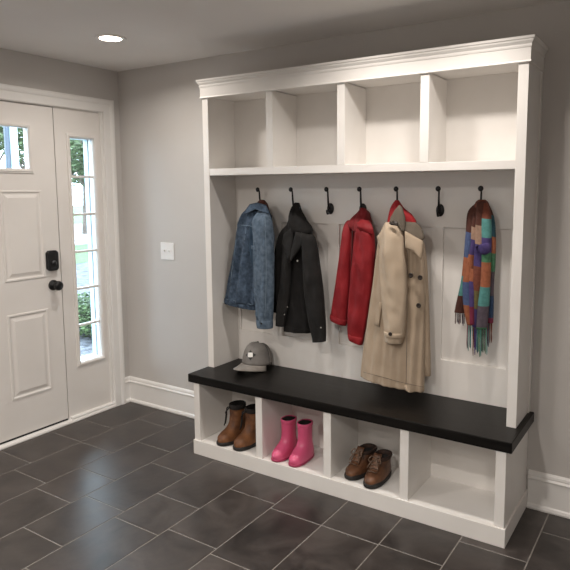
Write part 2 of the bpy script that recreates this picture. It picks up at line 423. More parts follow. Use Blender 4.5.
# hooks
HX = [1.218, 1.457, 1.692, 1.899, 2.108, 2.328, 2.540]
HX = [x+d for x, d in zip(HX, (.028, .022, .020, .014, .014, .016, .012))]
HZ = 1.425
def hook_parts(x):
    bm = B()
    path = spline([(x, BKY-.006, HZ-.004), (x, BKY-.022, HZ+.012), (x+.004, -.052, HZ+.040), (x+.006, -.058, HZ+.070), (x+.008, -.064, HZ+.096), (x+.010, -.076, HZ+.104)], 20)
    tube(bm, path, [.0062-.0022*i/20 for i in range(21)], 10)
    low = spline([(x, BKY-.006, HZ-.01), (x, BKY-.02, HZ-.026), (x, BKY-.034, HZ-.030), (x, BKY-.042, HZ-.018), (x, BKY-.043, HZ-.008)], 14)
    tube(bm, low, .0045, 8)
    h = obj('coat_hook', bm, IRON, hu, smooth=True)
    bm = B(); lathe(bm, [(.004, .0), (.0125, -.002), (.0135, -.006), (.010, -.010), (.003, -.011)], (x+.010, -.076, HZ+.104), axis='y', n=18)
    obj('tip_button', bm, IRON, h, smooth=True)
    bm = B()
    n = 24; rings = []
    for s, yy in ((1, BKY+.001), (1, BKY-.004), (.8, BKY-.008), (.3, BKY-.010)):
        rings.append([bm.verts.new((x+.021*s*math.cos(2*PI*k/n), yy, HZ-.002+.031*s*math.sin(2*PI*k/n))) for k in range(n)])
    for i in range(3):
        for k in range(n): bm.faces.new((rings[i][k], rings[i][(k+1) % n], rings[i+1][(k+1) % n], rings[i+1][k]))
    bm.faces.new(rings[0]); bm.faces.new(rings[-1])
    obj('base_plate', bm, IRON, h, smooth=True)
for x in HX: hook_parts(x)

# ------------------------------------------------------------------ light switch
sw = thing('light_switch', (.427, 0, 1.12), 'white double toggle switch plate on the grey wall left of the coat rack', 'light switch')
bm = B(); box(bm, .366, .488, -.006, 0, 1.062, 1.178); obj('switch_plate', bm, PLATEW, sw, bevel=.003)
for xc in (.404, .450):
    bm = B(); box(bm, xc-.006, xc+.006, -.0075, -.006, 1.106, 1.134)
    v = [bm.verts.new(p) for p in ((xc-.004, -.006, 1.112), (xc+.004, -.006, 1.112), (xc+.004, -.006, 1.126), (xc-.004, -.006, 1.126), (xc-.0035, -.019, 1.124), (xc+.0035, -.019, 1.124), (xc+.0035, -.018, 1.131), (xc-.0035, -.018, 1.131))]
    for q in ((0, 1, 5, 4), (1, 2, 6, 5), (2, 3, 7, 6), (3, 0, 4, 7), (4, 5, 6, 7)): bm.faces.new([v[i] for i in q])
    t = obj('toggle', bm, PLATEW, sw, bevel=.0008)
# ------------------------------------------------------------------ garments
def fabric(name, c1, c2, rough=.85, bump=.35, bscale=350, scale=14, detail=5, spec=.25, dist=.0015):
    m = vary(mat(name, rough=rough, spec=spec), c1, c2, scale, detail, bump, bscale, dist=dist)
    m.node_tree.nodes['Principled BSDF'].inputs['Sheen Weight'].default_value = .03
    return m

YOFF = 0.0
def loft(bm, keys, nv=44, nu=30, fold=.006, ffreq=5, vfreq=1.2, seed=0, wr=.003, wfreq=18, sharp=.8, mi=0, bands=None, hollow=True):
    """keys: (Lx, Ly, Rx, Ry, yc, thick): left and right silhouette pixels on the plane yc, and depth of the cloth tube"""
    ks = spline(keys, nv); rings = []
    for i, (lx, ly, rx, ry, yc, t) in enumerate(ks):
        yc += YOFF; L = W(lx, ly, yc); R = W(rx, ry, yc); M = (L+R)/2; hv = (R-L)/2
        v = i/nv; rg = []
        for k in range(2*nu):
            a = PI*k/nu
            c, s = math.cos(a), math.sin(a)
            sy = math.copysign(abs(s)**sharp, s)
            p = M + hv*c
            p.y -= t/2*sy
            u = c*hv.length
            n1 = noise.noise(Vector((u*ffreq*6+seed*3.7, v*vfreq, seed*1.3 + (0 if s > 0 else 5))))
            n2 = noise.noise(Vector((p.x*wfreq*1.3, p.z*wfreq*.42, seed+2.1)))
            n3 = noise.noise(Vector((p.x*wfreq*2.2 + p.z*wfreq*.9, p.z*wfreq*1.3, seed+7.1)))
            edge = min(1, abs(s)*1.6)
            p.y -= (n1*fold*2 + n2*wr*1.7 + n3*wr*.7)*edge
            p.x += (n2*wr*.7)*(1-edge)*.6
            p.y = min(p.y, -.0205)
            rg.append(bm.verts.new(p))
        rings.append(rg)
    m = 2*nu
    for i in range(nv):
        b = mi
        if bands:
            yy = (ks[i][1]+ks[i][3]+ks[i+1][1]+ks[i+1][3])/4
            b = bands[-1][1]
            for lim, idx in bands:
                if yy < lim: b = idx; break
        for k in range(m):
            f = bm.faces.new((rings[i][k], rings[i][(k+1) % m], rings[i+1][(k+1) % m], rings[i+1][k])); f.material_index = b
    def closeoff(rg, up):
        c = sum((v.co for v in rg), Vector())/m
        if hollow:
            r2 = [bm.verts.new(c+(v.co-c)*.82+Vector((0, 0, .0))) for v in rg]
            r3 = [bm.verts.new(c+(v.co-c)*.78+Vector((0, 0, up))) for v in rg]
            for A, C in ((rg, r2), (r2, r3)):
                for k in range(m): bm.faces.new((A[k], A[(k+1) % m], C[(k+1) % m], C[k])).material_index = mi
            rg = r3
        bm.faces.new(rg).material_index = mi
    closeoff(rings[0], -.01); closeoff(rings[-1], .025)

def patch(bm, pts, bulge=.004, thick=.004, mi=0, cols=None):
    """a small closed cloth panel; pts (px, py, depth)"""
    P = [W(p[0], p[1], p[2]+YOFF) for p in pts]
    # refine outline
    c = sum(P, Vector())/len(P)
    R = []
    n = len(P)
    for i in range(n):
        a, b = P[i], P[(i+1) % n]
        R += [a, a*.67+b*.33, a*.33+b*.67]
    m = len(R); rings = []
    for s in (1, .985, .7, .35):
        rings.append([bm.verts.new(c+(p-c)*s + Vector((0, -(0 if s == 1 else thick*.6) - bulge*(1-s**2), 0))) for p in R])
    cv = bm.verts.new(c+Vector((0, -thick*.6-bulge, 0)))
    bk = [bm.verts.new(p+Vector((0, thick*.5, 0))) for p in R]
    fs = []
    for A, C in ((bk, rings[0]), (rings[0], rings[1]), (rings[1], rings[2]), (rings[2], rings[3])):
        for k in range(m): fs.append(bm.faces.new((A[k], A[(k+1) % m], C[(k+1) % m], C[k])))
    for k in range(m): fs.append(bm.faces.new((rings[3][k], rings[3][(k+1) % m], cv)))
    fs.append(bm.faces.new(bk))
    for f in fs: f.material_index = mi

def seam(bm, pts, r=.0012, n=16):
    P = [tuple(W(p[0], p[1], p[2]+YOFF)) for p in pts]
    tube(bm, spline(P, n), r, 6)

def button(bm, u, v, y, r=.006, th=.004, n=16):
    c = W(u, v, y+YOFF)
    lathe(bm, [(r*.95, 0), (r, -th*.5), (r*.85, -th), (r*.6, -th*.75)], c, axis='y', n=n)

def garment(name, hookx, label, cat):
    return thing(name, (hookx, -.07, HZ), label, cat)

# ---- denim jacket
DEN = fabric('blue_denim', (.028, .045, .072), (.068, .100, .148), .9, .7, 300, 45, 7)
DEN2 = fabric('pale_denim', (.062, .092, .130), (.122, .165, .222), .9, .7, 300, 45, 7)  # paler denim for the near sleeve, cuff and pocket flaps
DEND = fabric('shaded_denim', (.022, .042, .072), (.045, .078, .12), .9, .4, 420, 12, 6)  # darker copy of the denim, shade put into its colour
STI = mat('pale_stitching', (.20, .27, .34), .8)
BRN = fabric('brown_lining', (.045, .016, .012), (.085, .03, .022), .8, .3, 200)
YOFF = -.028
g = garment('denim_jacket', HX[0], 'blue denim jacket with one paler sleeve, hanging on the leftmost hook', 'jacket')
bm = B(); loft(bm, [(251, 206, 266, 207, -.08, .05), (243, 214, 271, 216, -.085, .08), (238.5, 225, 270, 228, -.088, .09), (235.5, 242, 268, 246, -.094, .09), (232, 262, 266, 266, -.102, .085), (228, 283, 265, 286, -.112, .08), (225.5, 300, 264, 305, -.120, .075)],
            fold=.014, ffreq=5, seed=1, wr=.008, wfreq=24)
obj('body', bm, DEN, g, smooth=True)
bm = B(); loft(bm, [(258.5, 210, 265.5, 211, -.125, .03), (254.8, 217, 270, 219, -.145, .065), (253.5, 226, 272, 228, -.152, .08), (254.5, 240, 272.5, 243, -.155, .08), (254.5, 265, 273, 268, -.155, .08), (255, 292, 273.4, 294, -.152, .075), (257, 315, 272.5, 317, -.148, .065), (257.5, 321, 272, 322, -.148, .062)],
            fold=.009, ffreq=5, seed=2, wr=.007, wfreq=26)
obj('sleeve', bm, DEN2, g, smooth=True)
bm = B(); loft(bm, [(257.2, 320, 272.2, 321, -.148, .068), (257.6, 324, 272.1, 325, -.148, .070), (258, 327.5, 271.8, 328.5, -.148, .068)], nv=10, fold=.002, seed=3, wr=.001)
obj('cuff', bm, DEN2, g, smooth=True)
bm = B(); loft(bm, [(266, 214, 270.5, 216, -.09, .04), (264, 235, 272.5, 238, -.092, .05), (264, 270, 273, 272, -.096, .045), (265, 300, 273, 302, -.10, .04), (265, 312, 273, 313, -.10, .035)], fold=.004, seed=5)
obj('far_sleeve', bm, DEND, g, smooth=True)
bm = B(); loft(bm, [(250, 224, 255, 225, -.138, .02), (249, 238, 256, 240, -.143, .026), (250.5, 256, 256, 258, -.145, .024), (253, 268, 256, 269, -.146, .018)], nv=18, nu=12, fold=.004, seed=6, wr=.004, wfreq=40, hollow=False)
obj('armhole_shade', bm, DEND, g, smooth=True)  # dark piece painting the shade between body and sleeve
bm = B(); loft(bm, [(225.2, 298, 256, 304, -.122, .080), (225.3, 301, 256.3, 307, -.122, .084), (225.5, 303, 256.5, 310, -.122, .078)], nv=8, fold=.006, ffreq=7, seed=4, wr=.003, wfreq=40)
obj('waistband', bm, DEN, g, smooth=True)
bm = B()
patch(bm, [(250, 204, -.115), (257, 202.5, -.125), (266, 205, -.12), (270, 214, -.125), (264, 212, -.145), (256, 209, -.15), (246, 214, -.145), (243.5, 213, -.13)], .008, .007)
obj('collar', bm, DEN, g, smooth=True)
bm = B(); loft(bm, [(260, 199.5, 264, 200, -.085, .02), (257.5, 203, 267, 204, -.085, .045), (257, 208, 268.5, 210, -.09, .05)], nv=12, fold=.002, seed=9, wr=.002, hollow=False)
obj('collar_lining', bm, BRN, g, smooth=True)
bm = B()
patch(bm, [(252, 222, -.152), (257.5, 221, -.158), (257.5, 228, -.16), (253, 230, -.155)], .004, .006)
obj('pocket_flap', bm, DEN2, g, smooth=True)
bm = B()
patch(bm, [(251, 245.5, -.152), (256.5, 246, -.158), (256, 250, -.16), (252, 249, -.155)], .004, .006)
obj('pocket_flap', bm, DEN2, g, smooth=True)
bm = B()
seam(bm, [(241, 225, -.143), (247, 225.5, -.147), (253, 226.5, -.149)])
seam(bm, [(246, 228, -.148), (243, 255, -.152), (241, 280, -.152), (239, 298, -.148)])
seam(bm, [(236, 240, -.138), (233, 262, -.142), (230, 285, -.14)])
seam(bm, [(265, 218, -.190), (266, 250, -.197), (266, 285, -.195), (265, 318, -.184)])
seam(bm, [(226, 299, -.148), (240, 302, -.151), (255, 305.5, -.151)], .0014)
obj('stitching', bm, STI, g, smooth=True)
for q in ((261.5, 323.5, -.187), (254.5, 226, -.167, .004)):
    bm = B(); button(bm, *q); obj('button', bm, IRON, g, smooth=True)

# ---- black hooded jacket
BLK = fabric('black_cotton', (.005, .0046, .0046), (.010, .009, .0088), .8, .3, 300, 16)
BLK2 = fabric('charcoal_cotton', (.008, .0075, .0073), (.015, .0138, .0134), .8, .3, 300, 16)
SNAP = mat('silver_snap', (.6, .58, .55), .35, .7)
YOFF = 0.0
g = garment('hooded_jacket', HX[1], 'black hooded jacket hanging open on the second hook from the left', 'jacket')
bm = B(); loft(bm, [(288, 224, 306, 226, -.08, .06), (280.5, 233, 313, 236, -.085, .09), (277.5, 248, 317, 252, -.088, .10), (276, 270, 316, 274, -.09, .105), (276, 295, 314, 299, -.09, .10), (284, 315, 312, 319, -.09, .095), (285, 330.5, 312, 332.5, -.09, .09)],
            fold=.010, ffreq=4, seed=11, wr=.004, wfreq=18)
obj('body', bm, BLK, g, smooth=True)
bm = B(); loft(bm, [(302, 232, 313, 235, -.135, .05), (303, 240, 316, 243, -.145, .075), (304, 262, 319.5, 266, -.150, .08), (305, 290, 323, 293, -.150, .078), (308, 315, 325, 318, -.148, .072), (312, 335, 325.5, 334, -.146, .062), (313, 342.2, 325.5, 341.3, -.146, .058)],
            fold=.006, ffreq=4, seed=12, wr=.004, wfreq=20)
obj('sleeve', bm, BLK2, g, smooth=True)
bm = B(); loft(bm, [(280, 233, 288, 235, -.085, .05), (276.5, 246, 286, 248, -.080, .055), (274.3, 265, 284, 267, -.070, .055), (273.5, 290, 282, 292, -.065, .05), (273.7, 311, 280, 313, -.062, .045)],
            fold=.004, ffreq=4, seed=13, wr=.004)
obj('far_sleeve', bm, BLK, g, smooth=True)
bm = B(); loft(bm, [(283, 245, 291, 248, -.150, .03), (282, 262, 291, 265, -.158, .035), (280, 285, 289.5, 290, -.155, .035), (277, 306, 287, 310, -.150, .03), (275.8, 325.5, 283.5, 327, -.145, .028)], fold=.004, seed=14, wr=.003)
obj('front_placket', bm, BLK2, g, smooth=True)
bm = B(); loft(bm, [(295.2, 202.5, 298.4, 202.8, -.083, .03), (292.5, 208, 300.5, 210, -.088, .055), (290.5, 216, 305, 219, -.095, .085), (288, 224, 311, 227, -.10, .10), (287.5, 229, 312, 232, -.105, .10), (291, 233, 308, 236, -.11, .08)],
            fold=.006, ffreq=5, seed=15, wr=.005, wfreq=24, hollow=False)
obj('hood', bm, BLK, g, smooth=True)
bm = B()
patch(bm, [(284, 234, -.150), (291, 228, -.158), (293, 236, -.165), (290, 262, -.182), (282, 245, -.160)], .006, .008)
obj('lapel', bm, BLK2, g, smooth=True)
bm = B()
patch(bm, [(296, 232, -.162), (307, 234, -.155), (304, 243, -.165), (290, 263, -.182), (291.5, 250, -.175)], .006, .008)
obj('lapel', bm, BLK2, g, smooth=True)
for q in ((287.5, 307, -.170, .003, .002), (284.5, 314.5, -.170, .003, .002), (321, 327.6, -.183, .0042, .003), (297.6, 260.8, -.162, .005, .004)):
    bm = B(); button(bm, *q)
    obj('snap', bm, SNAP, g, smooth=True)
bm = B(); seam(bm, [(305, 255, -.166), (304.5, 280, -.17), (306, 300, -.166)], .001); obj('stitching', bm, BLK2, g, smooth=True)
bm = B(); seam(bm, [(286, 326.5, -.14), (298, 329, -.143), (310, 329.5, -.14)], .001)
obj('stitching', bm, BLK2, g, smooth=True)

# ---- red jacket
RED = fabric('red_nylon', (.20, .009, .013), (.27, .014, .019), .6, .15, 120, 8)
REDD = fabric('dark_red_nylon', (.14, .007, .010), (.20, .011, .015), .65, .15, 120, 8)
YOFF = .022
g = garment('rain_jacket', HX[3], 'bright red zip jacket hanging from the middle hook beside the beige coat', 'jacket')
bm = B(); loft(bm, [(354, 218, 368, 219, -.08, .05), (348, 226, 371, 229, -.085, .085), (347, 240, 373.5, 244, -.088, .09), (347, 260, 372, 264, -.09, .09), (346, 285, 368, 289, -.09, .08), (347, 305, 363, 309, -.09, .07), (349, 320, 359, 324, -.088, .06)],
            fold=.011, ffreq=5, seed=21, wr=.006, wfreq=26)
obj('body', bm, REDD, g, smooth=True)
bm = B(); loft(bm, [(347.5, 220.5, 353, 219.5, -.11, .03), (345, 224, 353, 224, -.118, .045), (343, 232, 352, 234, -.128, .06), (340.5, 252, 351, 254, -.13, .068), (336.5, 280, 350, 283, -.13, .068), (332.5, 306, 347.5, 310, -.128, .064), (330.8, 319, 346, 325, -.126, .06)],
            fold=.005, ffreq=4, seed=22, wr=.005, wfreq=24)
obj('far_sleeve', bm, RED, g, smooth=True)
bm = B(); loft(bm, [(361, 219, 369, 220, -.125, .03), (357.5, 225, 372, 227, -.142, .06), (355.5, 235, 374, 238, -.150, .078), (353.5, 255, 375, 259, -.148, .078), (351, 280, 373.5, 284, -.138, .072), (348.5, 308, 369, 312, -.128, .066), (347.8, 328, 365, 332, -.124, .060), (348.8, 338, 362, 345, -.122, .055)],
            fold=.006, ffreq=4, seed=23, wr=.0055, wfreq=24)
obj('sleeve', bm, RED, g, smooth=True)
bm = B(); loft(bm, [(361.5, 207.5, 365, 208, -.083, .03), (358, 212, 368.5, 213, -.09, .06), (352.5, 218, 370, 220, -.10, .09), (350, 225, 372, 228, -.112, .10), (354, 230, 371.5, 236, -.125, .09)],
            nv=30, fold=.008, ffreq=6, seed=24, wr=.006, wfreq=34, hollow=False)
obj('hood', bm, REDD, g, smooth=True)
bm = B(); loft(bm, [(357, 222, 371, 223.5, -.165, .02), (356.5, 226, 373, 229, -.178, .028), (358, 230, 373.5, 234, -.175, .02)], nv=14, fold=.003, seed=25, wr=.003)
obj('hood_roll', bm, RED, g, smooth=True)
bm = B(); loft(bm, [(348.2, 333, 363.6, 338, -.123, .062), (348.6, 336, 363, 341.6, -.123, .065), (349.4, 338.5, 362, 345, -.123, .06)], nv=8, fold=.002, seed=26, wr=.002)
obj('cuff', bm, RED, g, smooth=True)
bm = B(); loft(bm, [(331.1, 314, 347, 320, -.127, .066), (330.9, 317, 346.6, 323, -.127, .069), (331, 319.4, 346, 325.6, -.127, .064)], nv=8, fold=.002, seed=27, wr=.002)
obj('cuff', bm, RED, g, smooth=True)
bm = B(); seam(bm, [(352.5, 231, -.140), (352, 250, -.143), (351.5, 275, -.142), (350, 297, -.14)], .003); obj('zip', bm, mat('dark_zip', (.05, .01, .01), .5), g, smooth=True)

# ---- beige trench coat
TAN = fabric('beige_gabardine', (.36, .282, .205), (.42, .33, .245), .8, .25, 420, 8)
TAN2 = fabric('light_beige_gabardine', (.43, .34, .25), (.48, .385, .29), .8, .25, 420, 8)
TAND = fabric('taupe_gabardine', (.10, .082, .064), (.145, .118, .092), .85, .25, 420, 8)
REDL = fabric('red_lining', (.26, .010, .014), (.32, .014, .018), .7, .3, 200)
BTN = mat('dark_brown_button', (.020, .013, .010), .3)
YOFF = -.048
g = garment('trench_coat', HX[4], 'long beige double-breasted trench coat with red lining, on the fifth hook', 'coat')
bm = B(); loft(bm, [(386, 222, 414, 226, -.08, .06), (380, 234, 422, 238, -.085, .095), (377.5, 250, 424, 255, -.088, .105), (374, 280, 425, 284, -.088, .11), (370, 305, 424.5, 308, -.088, .11), (365.5, 335, 424.3, 338, -.088, .115), (362.3, 360, 424.2, 372, -.088, .12), (361.2, 376, 424, 391.5, -.088, .12)],
            nv=60, nu=44, fold=.017, ffreq=5, vfreq=.7, seed=31, wr=.004, wfreq=16)
obj('body', bm, TAN, g, smooth=True)
bm = B(); loft(bm, [(386, 222, 400, 224, -.135, .05), (382.5, 232, 403.5, 235, -.152, .08), (380, 252, 405, 256, -.158, .09), (380.8, 280, 406.5, 284, -.158, .09), (382.5, 305, 406, 308, -.156, .085), (384.5, 328, 404.5, 331, -.152, .078), (386, 341.5, 402, 343.5, -.150, .072)],
            nv=50, fold=.006, ffreq=4, seed=32, wr=.0045, wfreq=18)
obj('sleeve', bm, TAN2, g, smooth=True)
bm = B(); loft(bm, [(418, 240, 424, 244, -.06, .03), (420, 262, 427, 266, -.055, .04), (422, 300, 428.5, 304, -.052, .045), (422, 340, 430, 344, -.052, .045), (420, 368, 430.5, 371, -.052, .045), (420, 374, 430.4, 376, -.052, .04)], fold=.004, seed=33)
obj('far_sleeve', bm, TAN, g, smooth=True)
bm = B()
loft(bm, [(395.5, 200, 398.5, 200.3, -.083, .02), (391.5, 206, 404, 208, -.08, .04), (389, 214, 412, 215, -.08, .055), (387.5, 223, 416.2, 222.5, -.08, .06), (388, 227, 416, 228, -.08, .05)], nv=20, fold=.003, seed=34, wr=.002, hollow=False)
obj('lining', bm, REDL, g, smooth=True)
bm = B()
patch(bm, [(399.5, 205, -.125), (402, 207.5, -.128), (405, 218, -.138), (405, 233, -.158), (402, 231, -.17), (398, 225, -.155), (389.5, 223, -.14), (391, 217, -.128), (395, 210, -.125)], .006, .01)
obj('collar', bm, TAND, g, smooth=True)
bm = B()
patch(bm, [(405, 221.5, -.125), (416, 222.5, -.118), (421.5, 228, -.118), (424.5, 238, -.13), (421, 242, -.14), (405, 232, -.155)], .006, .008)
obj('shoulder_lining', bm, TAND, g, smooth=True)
bm = B()
patch(bm, [(405, 231, -.168), (413, 235.5, -.165), (422.7, 241, -.158), (422.5, 252, -.168), (421, 260, -.172), (414, 251.5, -.174), (405.3, 247.5, -.178)], .006, .008)
obj('lapel', bm, TAN, g, smooth=True)
bm = B()
patch(bm, [(377, 236.5, -.138), (388.5, 224, -.142), (385, 233, -.160), (379.5, 248, -.158)], .006, .008)
obj('lapel', bm, TAN, g, smooth=True)
bm = B(); patch(bm, [(389, 223, -.190), (394, 220.6, -.190), (398, 223, -.194), (397.5, 226, -.198), (391, 225, -.196)], .003, .006); obj('epaulette', bm, BTN, g, smooth=True)
for u, v in ((411, 275.3), (420.4, 277.6), (418.8, 305.5)):
    bm = B(); button(bm, u, v, -.152, .0125, .007, 20); obj('button', bm, BTN, g, smooth=True)
bm = B(); loft(bm, [(384.8, 330.5, 404, 333, -.151, .088), (385, 332.6, 404, 335, -.151, .093), (385.2, 334.8, 403.8, 337.4, -.151, .088)], nv=8, fold=.001, seed=36, wr=.0005)
obj('sleeve_strap', bm, TAN2, g, smooth=True)
bm = B(); button(bm, 390.5, 334, -.194, .010, .007, 20); obj('button', bm, BTN, g, smooth=True)
bm = B(); patch(bm, [(379.5, 302, -.150), (382.5, 303, -.150), (379, 327, -.150), (374.2, 325, -.148)], .003, .007); obj('pocket_welt', bm, TAN, g, smooth=True)
bm = B()
seam(bm, [(407.5, 250, -.146), (407, 285, -.152), (407, 330, -.154), (406, 384, -.154)], .0016)
seam(bm, [(363, 372, -.148), (380, 376.5, -.153), (400, 382, -.154), (423, 387, -.15)], .0012)
obj('stitching', bm, TAND, g, smooth=True)

# ---- plaid scarf
def cl(n, c, d=.78):
    k = sum(c)/3; c = tuple((x*.82+k*.18)*.84 for x in c)
    return fabric(n, tuple(x*d for x in c), c, .95, .6, 500, 60, 3, .1, .003)
SCM = [cl('brown_wool', (.125, .045, .032)), cl('blue_wool', (.085, .135, .31)), cl('orange_wool', (.45, .13, .048)), cl('teal_wool', (.085, .33, .31)),
       cl('purple_wool', (.085, .055, .22)), cl('tan_wool', (.45, .27, .18)), cl('olive_wool', (.20, .16, .055)), cl('grey_plum_wool', (.125, .095, .125)),
       cl('magenta_wool', (.25, .022, .065)), cl('green_wool', (.075, .26, .13)), cl('navy_wool', (.032, .07, .155)), cl('dark_teal_wool', (.03, .11, .15)), cl('rust_wool', (.24, .065, .035))]
YOFF = 0.0
g = garment('plaid_scarf', HX[6], 'multicoloured plaid fringed scarf draped over the rightmost hook', 'scarf')
bm = B()
kw = dict(wr=.002, wfreq=25, fold=.004, hollow=False, nu=14, nv=46)
loft(bm, [(476, 203, 481, 202, -.09, .03), (468, 212, 478, 214, -.095, .045), (466, 232, 475, 234, -.10, .045), (464, 256, 472, 258, -.10, .04), (461.5, 280, 469, 281, -.098, .04), (457, 300, 466, 301, -.095, .035), (454.5, 312, 465, 313, -.093, .03)],
     bands=[(232, 0), (257, 1), (277, 2), (296, 3), (400, 0)], seed=41, **kw)
loft(bm, [(474, 206, 480, 205, -.10, .03), (472, 222, 479, 224, -.11, .04), (471, 245, 478, 247, -.112, .04), (467, 262, 475, 263, -.112, .04), (463, 280, 473, 281, -.112, .042), (463.5, 305, 473, 306, -.11, .04), (467, 324, 474, 325, -.108, .035)],
     bands=[(226, 0), (239, 5), (254, 4), (281, 2), (305, 1), (400, 2)], seed=42, **kw)
loft(bm, [(470, 268, 474, 269, -.132, .02), (469, 285, 475, 286, -.134, .024), (469.5, 306, 474.5, 306, -.132, .024), (470, 324, 474.5, 324.5, -.13, .02)],
     bands=[(281, 2), (306, 4), (400, 8)], seed=48, **kw)
loft(bm, [(477, 202, 486, 201, -.105, .04), (476, 215, 486, 217, -.118, .045), (475.5, 238, 484, 240, -.122, .045), (474, 262, 484, 264, -.12, .045), (472.5, 285, 482, 287, -.12, .045), (472, 308, 479, 310, -.118, .04), (472.5, 326, 477.5, 327, -.115, .035)],
     bands=[(225, 0), (244, 5), (253, 4), (265, 4), (289, 12), (308, 6), (400, 4)], seed=43, **kw)
loft(bm, [(481, 202, 488.5, 203, -.10, .04), (481.5, 215, 491, 216, -.115, .045), (482, 235, 491.5, 236, -.125, .05), (482, 258, 491, 259, -.128, .05), (480.5, 285, 490, 286, -.13, .05), (478, 306, 489, 307, -.13, .05), (476.5, 328, 487, 329, -.128, .045)],
     bands=[(218, 12), (238, 3), (253, 4), (262, 9), (286, 2), (307, 3), (326, 7), (400, 9)], seed=44, **kw)
loft(bm, [(485, 203, 489, 205, -.08, .04), (487, 216, 494, 219, -.09, .05), (488, 238, 495.5, 241, -.092, .055), (489, 260, 495, 262, -.09, .05), (487, 285, 493.5, 287, -.09, .045), (486.5, 305, 493.5, 306, -.09, .045), (486, 322, 493, 323, -.09, .04)],
     bands=[(213, 0), (237, 11), (252, 2), (272, 9), (296, 7), (318, 10), (400, 8)], seed=45, **kw)
loft(bm, [(475, 248, 481, 244, -.148, .025), (476.5, 245.5, 488, 243, -.150, .045), (478, 246, 490.5, 247, -.150, .05), (479, 251, 490, 252, -.148, .045), (481, 254, 487, 254.5, -.145, .03)], nv=14, nu=14, fold=.002, wr=.002, seed=46, hollow=False, bands=[(400, 4)])
loft(bm, [(479, 199.5, 485, 199.7, -.088, .03), (476, 202, 488, 202.5, -.09, .055), (474, 207, 489.5, 209, -.095, .06)], nv=12, nu=14, fold=.002, wr=.002, seed=47, hollow=False, bands=[(400, 12)])
obj('cloth', bm, SCM, g, smooth=True)
bm = B()
def fringe(x0, y0, x1, y1, n, ln, y, mis):
    for i in range(n):
        t = (i+.5)/n; u = x0+(x1-x0)*t; v = y0+(y1-y0)*t; j = random.uniform(-1, 1); l = ln*random.uniform(.85, 1.1)
        P = [W(u, v-2, y), W(u+j*.4, v+l*.35, y-.004*random.random()), W(u+j*.8, v+l*.7, y+.004*j), W(u+j*.6, v+l, y)]
        tube(bm, spline([tuple(p) for p in P], 8), [.0022, .0022, .0024, .0022, .0022, .0024, .0026, .0022, .0012], 6, mi=random.choice(mis))
fringe(455, 312, 465, 313.5, 8, 12, -.093, [0, 7, 0]); fringe(467, 324, 474, 325, 6, 25, -.108, [11, 8, 10, 3]); fringe(473, 326, 478, 327, 5, 27, -.115, [4, 8, 12])
fringe(477, 328, 487, 329.5, 10, 26, -.128, [9, 3, 9, 7]); fringe(487, 322, 492.5, 323, 5, 23, -.09, [8, 12, 10])
obj('fringe', bm, SCM, g, smooth=True)

# ------------------------------------------------------------------ footwear
def sshape(bm, keys, n=36, nv=30, p=2.4, toe=.12, mi=0, cap_top=False, wrk=0, seed=0):
    """keys (z, front, back, halfwidth); front is -y. returns rings"""
    ks = spline(keys, nv); rings = []
    for (z, f, b, hw) in ks:
        mid = (b-f)/2; hl = (f+b)/2; rg = []
        for k in range(n):
            a = 2*PI*k/n; c, s = math.cos(a), math.sin(a)
            cc = math.copysign(abs(c)**(2/p), c); ss = math.copysign(abs(s)**(2/p), s)
            y = mid - hl*cc
            fr = max(0, -(y)/max(f, .01))
            x = hw*ss*(1 + toe*min(1, fr)*max(0, 1-z/.08) - .10*max(0, (y)/max(b, .01))*max(0, 1-z/.08))
            w = wrk*noise.noise(Vector((x*30, y*30+seed, z*30)))
            rg.append(bm.verts.new((x*(1+w), y*(1+w*.6), z)))
        rings.append(rg)
    for i in range(nv):
        for k in range(n):
            bm.faces.new((rings[i][k], rings[i][(k+1) % n], rings[i+1][(k+1) % n], rings[i+1][k])).material_index = mi
    return rings, ks

def upper(bm, keys, rim=.006, depth=.08, **k):
    rings, ks = sshape(bm, keys, **k); n = len(rings[0])
    bm.faces.new(rings[0])
    top = rings[-1]; c = sum((v.co for v in top), Vector())/n; prev = top
    for s, dz in ((1.02, .004), (.93, .005), (.88, -.002), (.84, -depth)):
        r = [bm.verts.new((c.x+(v.co.x-c.x)*s, c.y+(v.co.y-c.y)*s, v.co.z+dz)) for v in top]
        for i in range(n): bm.faces.new((prev[i], prev[(i+1) % n], r[(i+1) % n], r[i])).material_index = 1 if s < .9 else 0
        prev = r
    bm.faces.new(prev).material_index = 1

def place(root, x, y, z, rz, sc=1):
    root.location = (x, y, z); root.rotation_euler = (0, 0, rz); root.scale = (sc, sc, sc)

def dup(root, label):
    r = root.copy(); COL.objects.link(r); r['label'] = label
    for ch in list(root.children):
        c = ch.copy(); COL.objects.link(c); c.parent = r
        for gch in ch.children:
            d = gch.copy(); COL.objects.link(d); d.parent = c
    return r
SOLE = vary(mat('dark_rubber_sole', rough=.75), (.010, .008, .007), (.02, .017, .015), 30, 3, .2, 100)
INS = mat('dark_shoe_lining', (.012, .009, .008), .9)
LEA = vary(mat('tan_brown_leather', rough=.62), (.060, .020, .008), (.260, .105, .036), 16, 8, .4, 60, lo=.34, hi=.70)
LEA2 = vary(mat('brown_leather', rough=.55), (.040, .015, .007), (.190, .080, .034), 18, 8, .4, 60, lo=.34, hi=.72)
PINK = vary(mat('pink_rubber', rough=.33), (.60, .085, .19), (.66, .10, .215), 10, 3, .05, 40)
PINKS = mat('deep_pink_rubber', (.34, .03, .09), .45)
LACE = vary(mat('brown_lace', rough=.85), (.12, .075, .05), (.2, .13, .09), 200, 2, .4, 300)
LACED = mat('black_lace', (.012, .010, .009), .85)

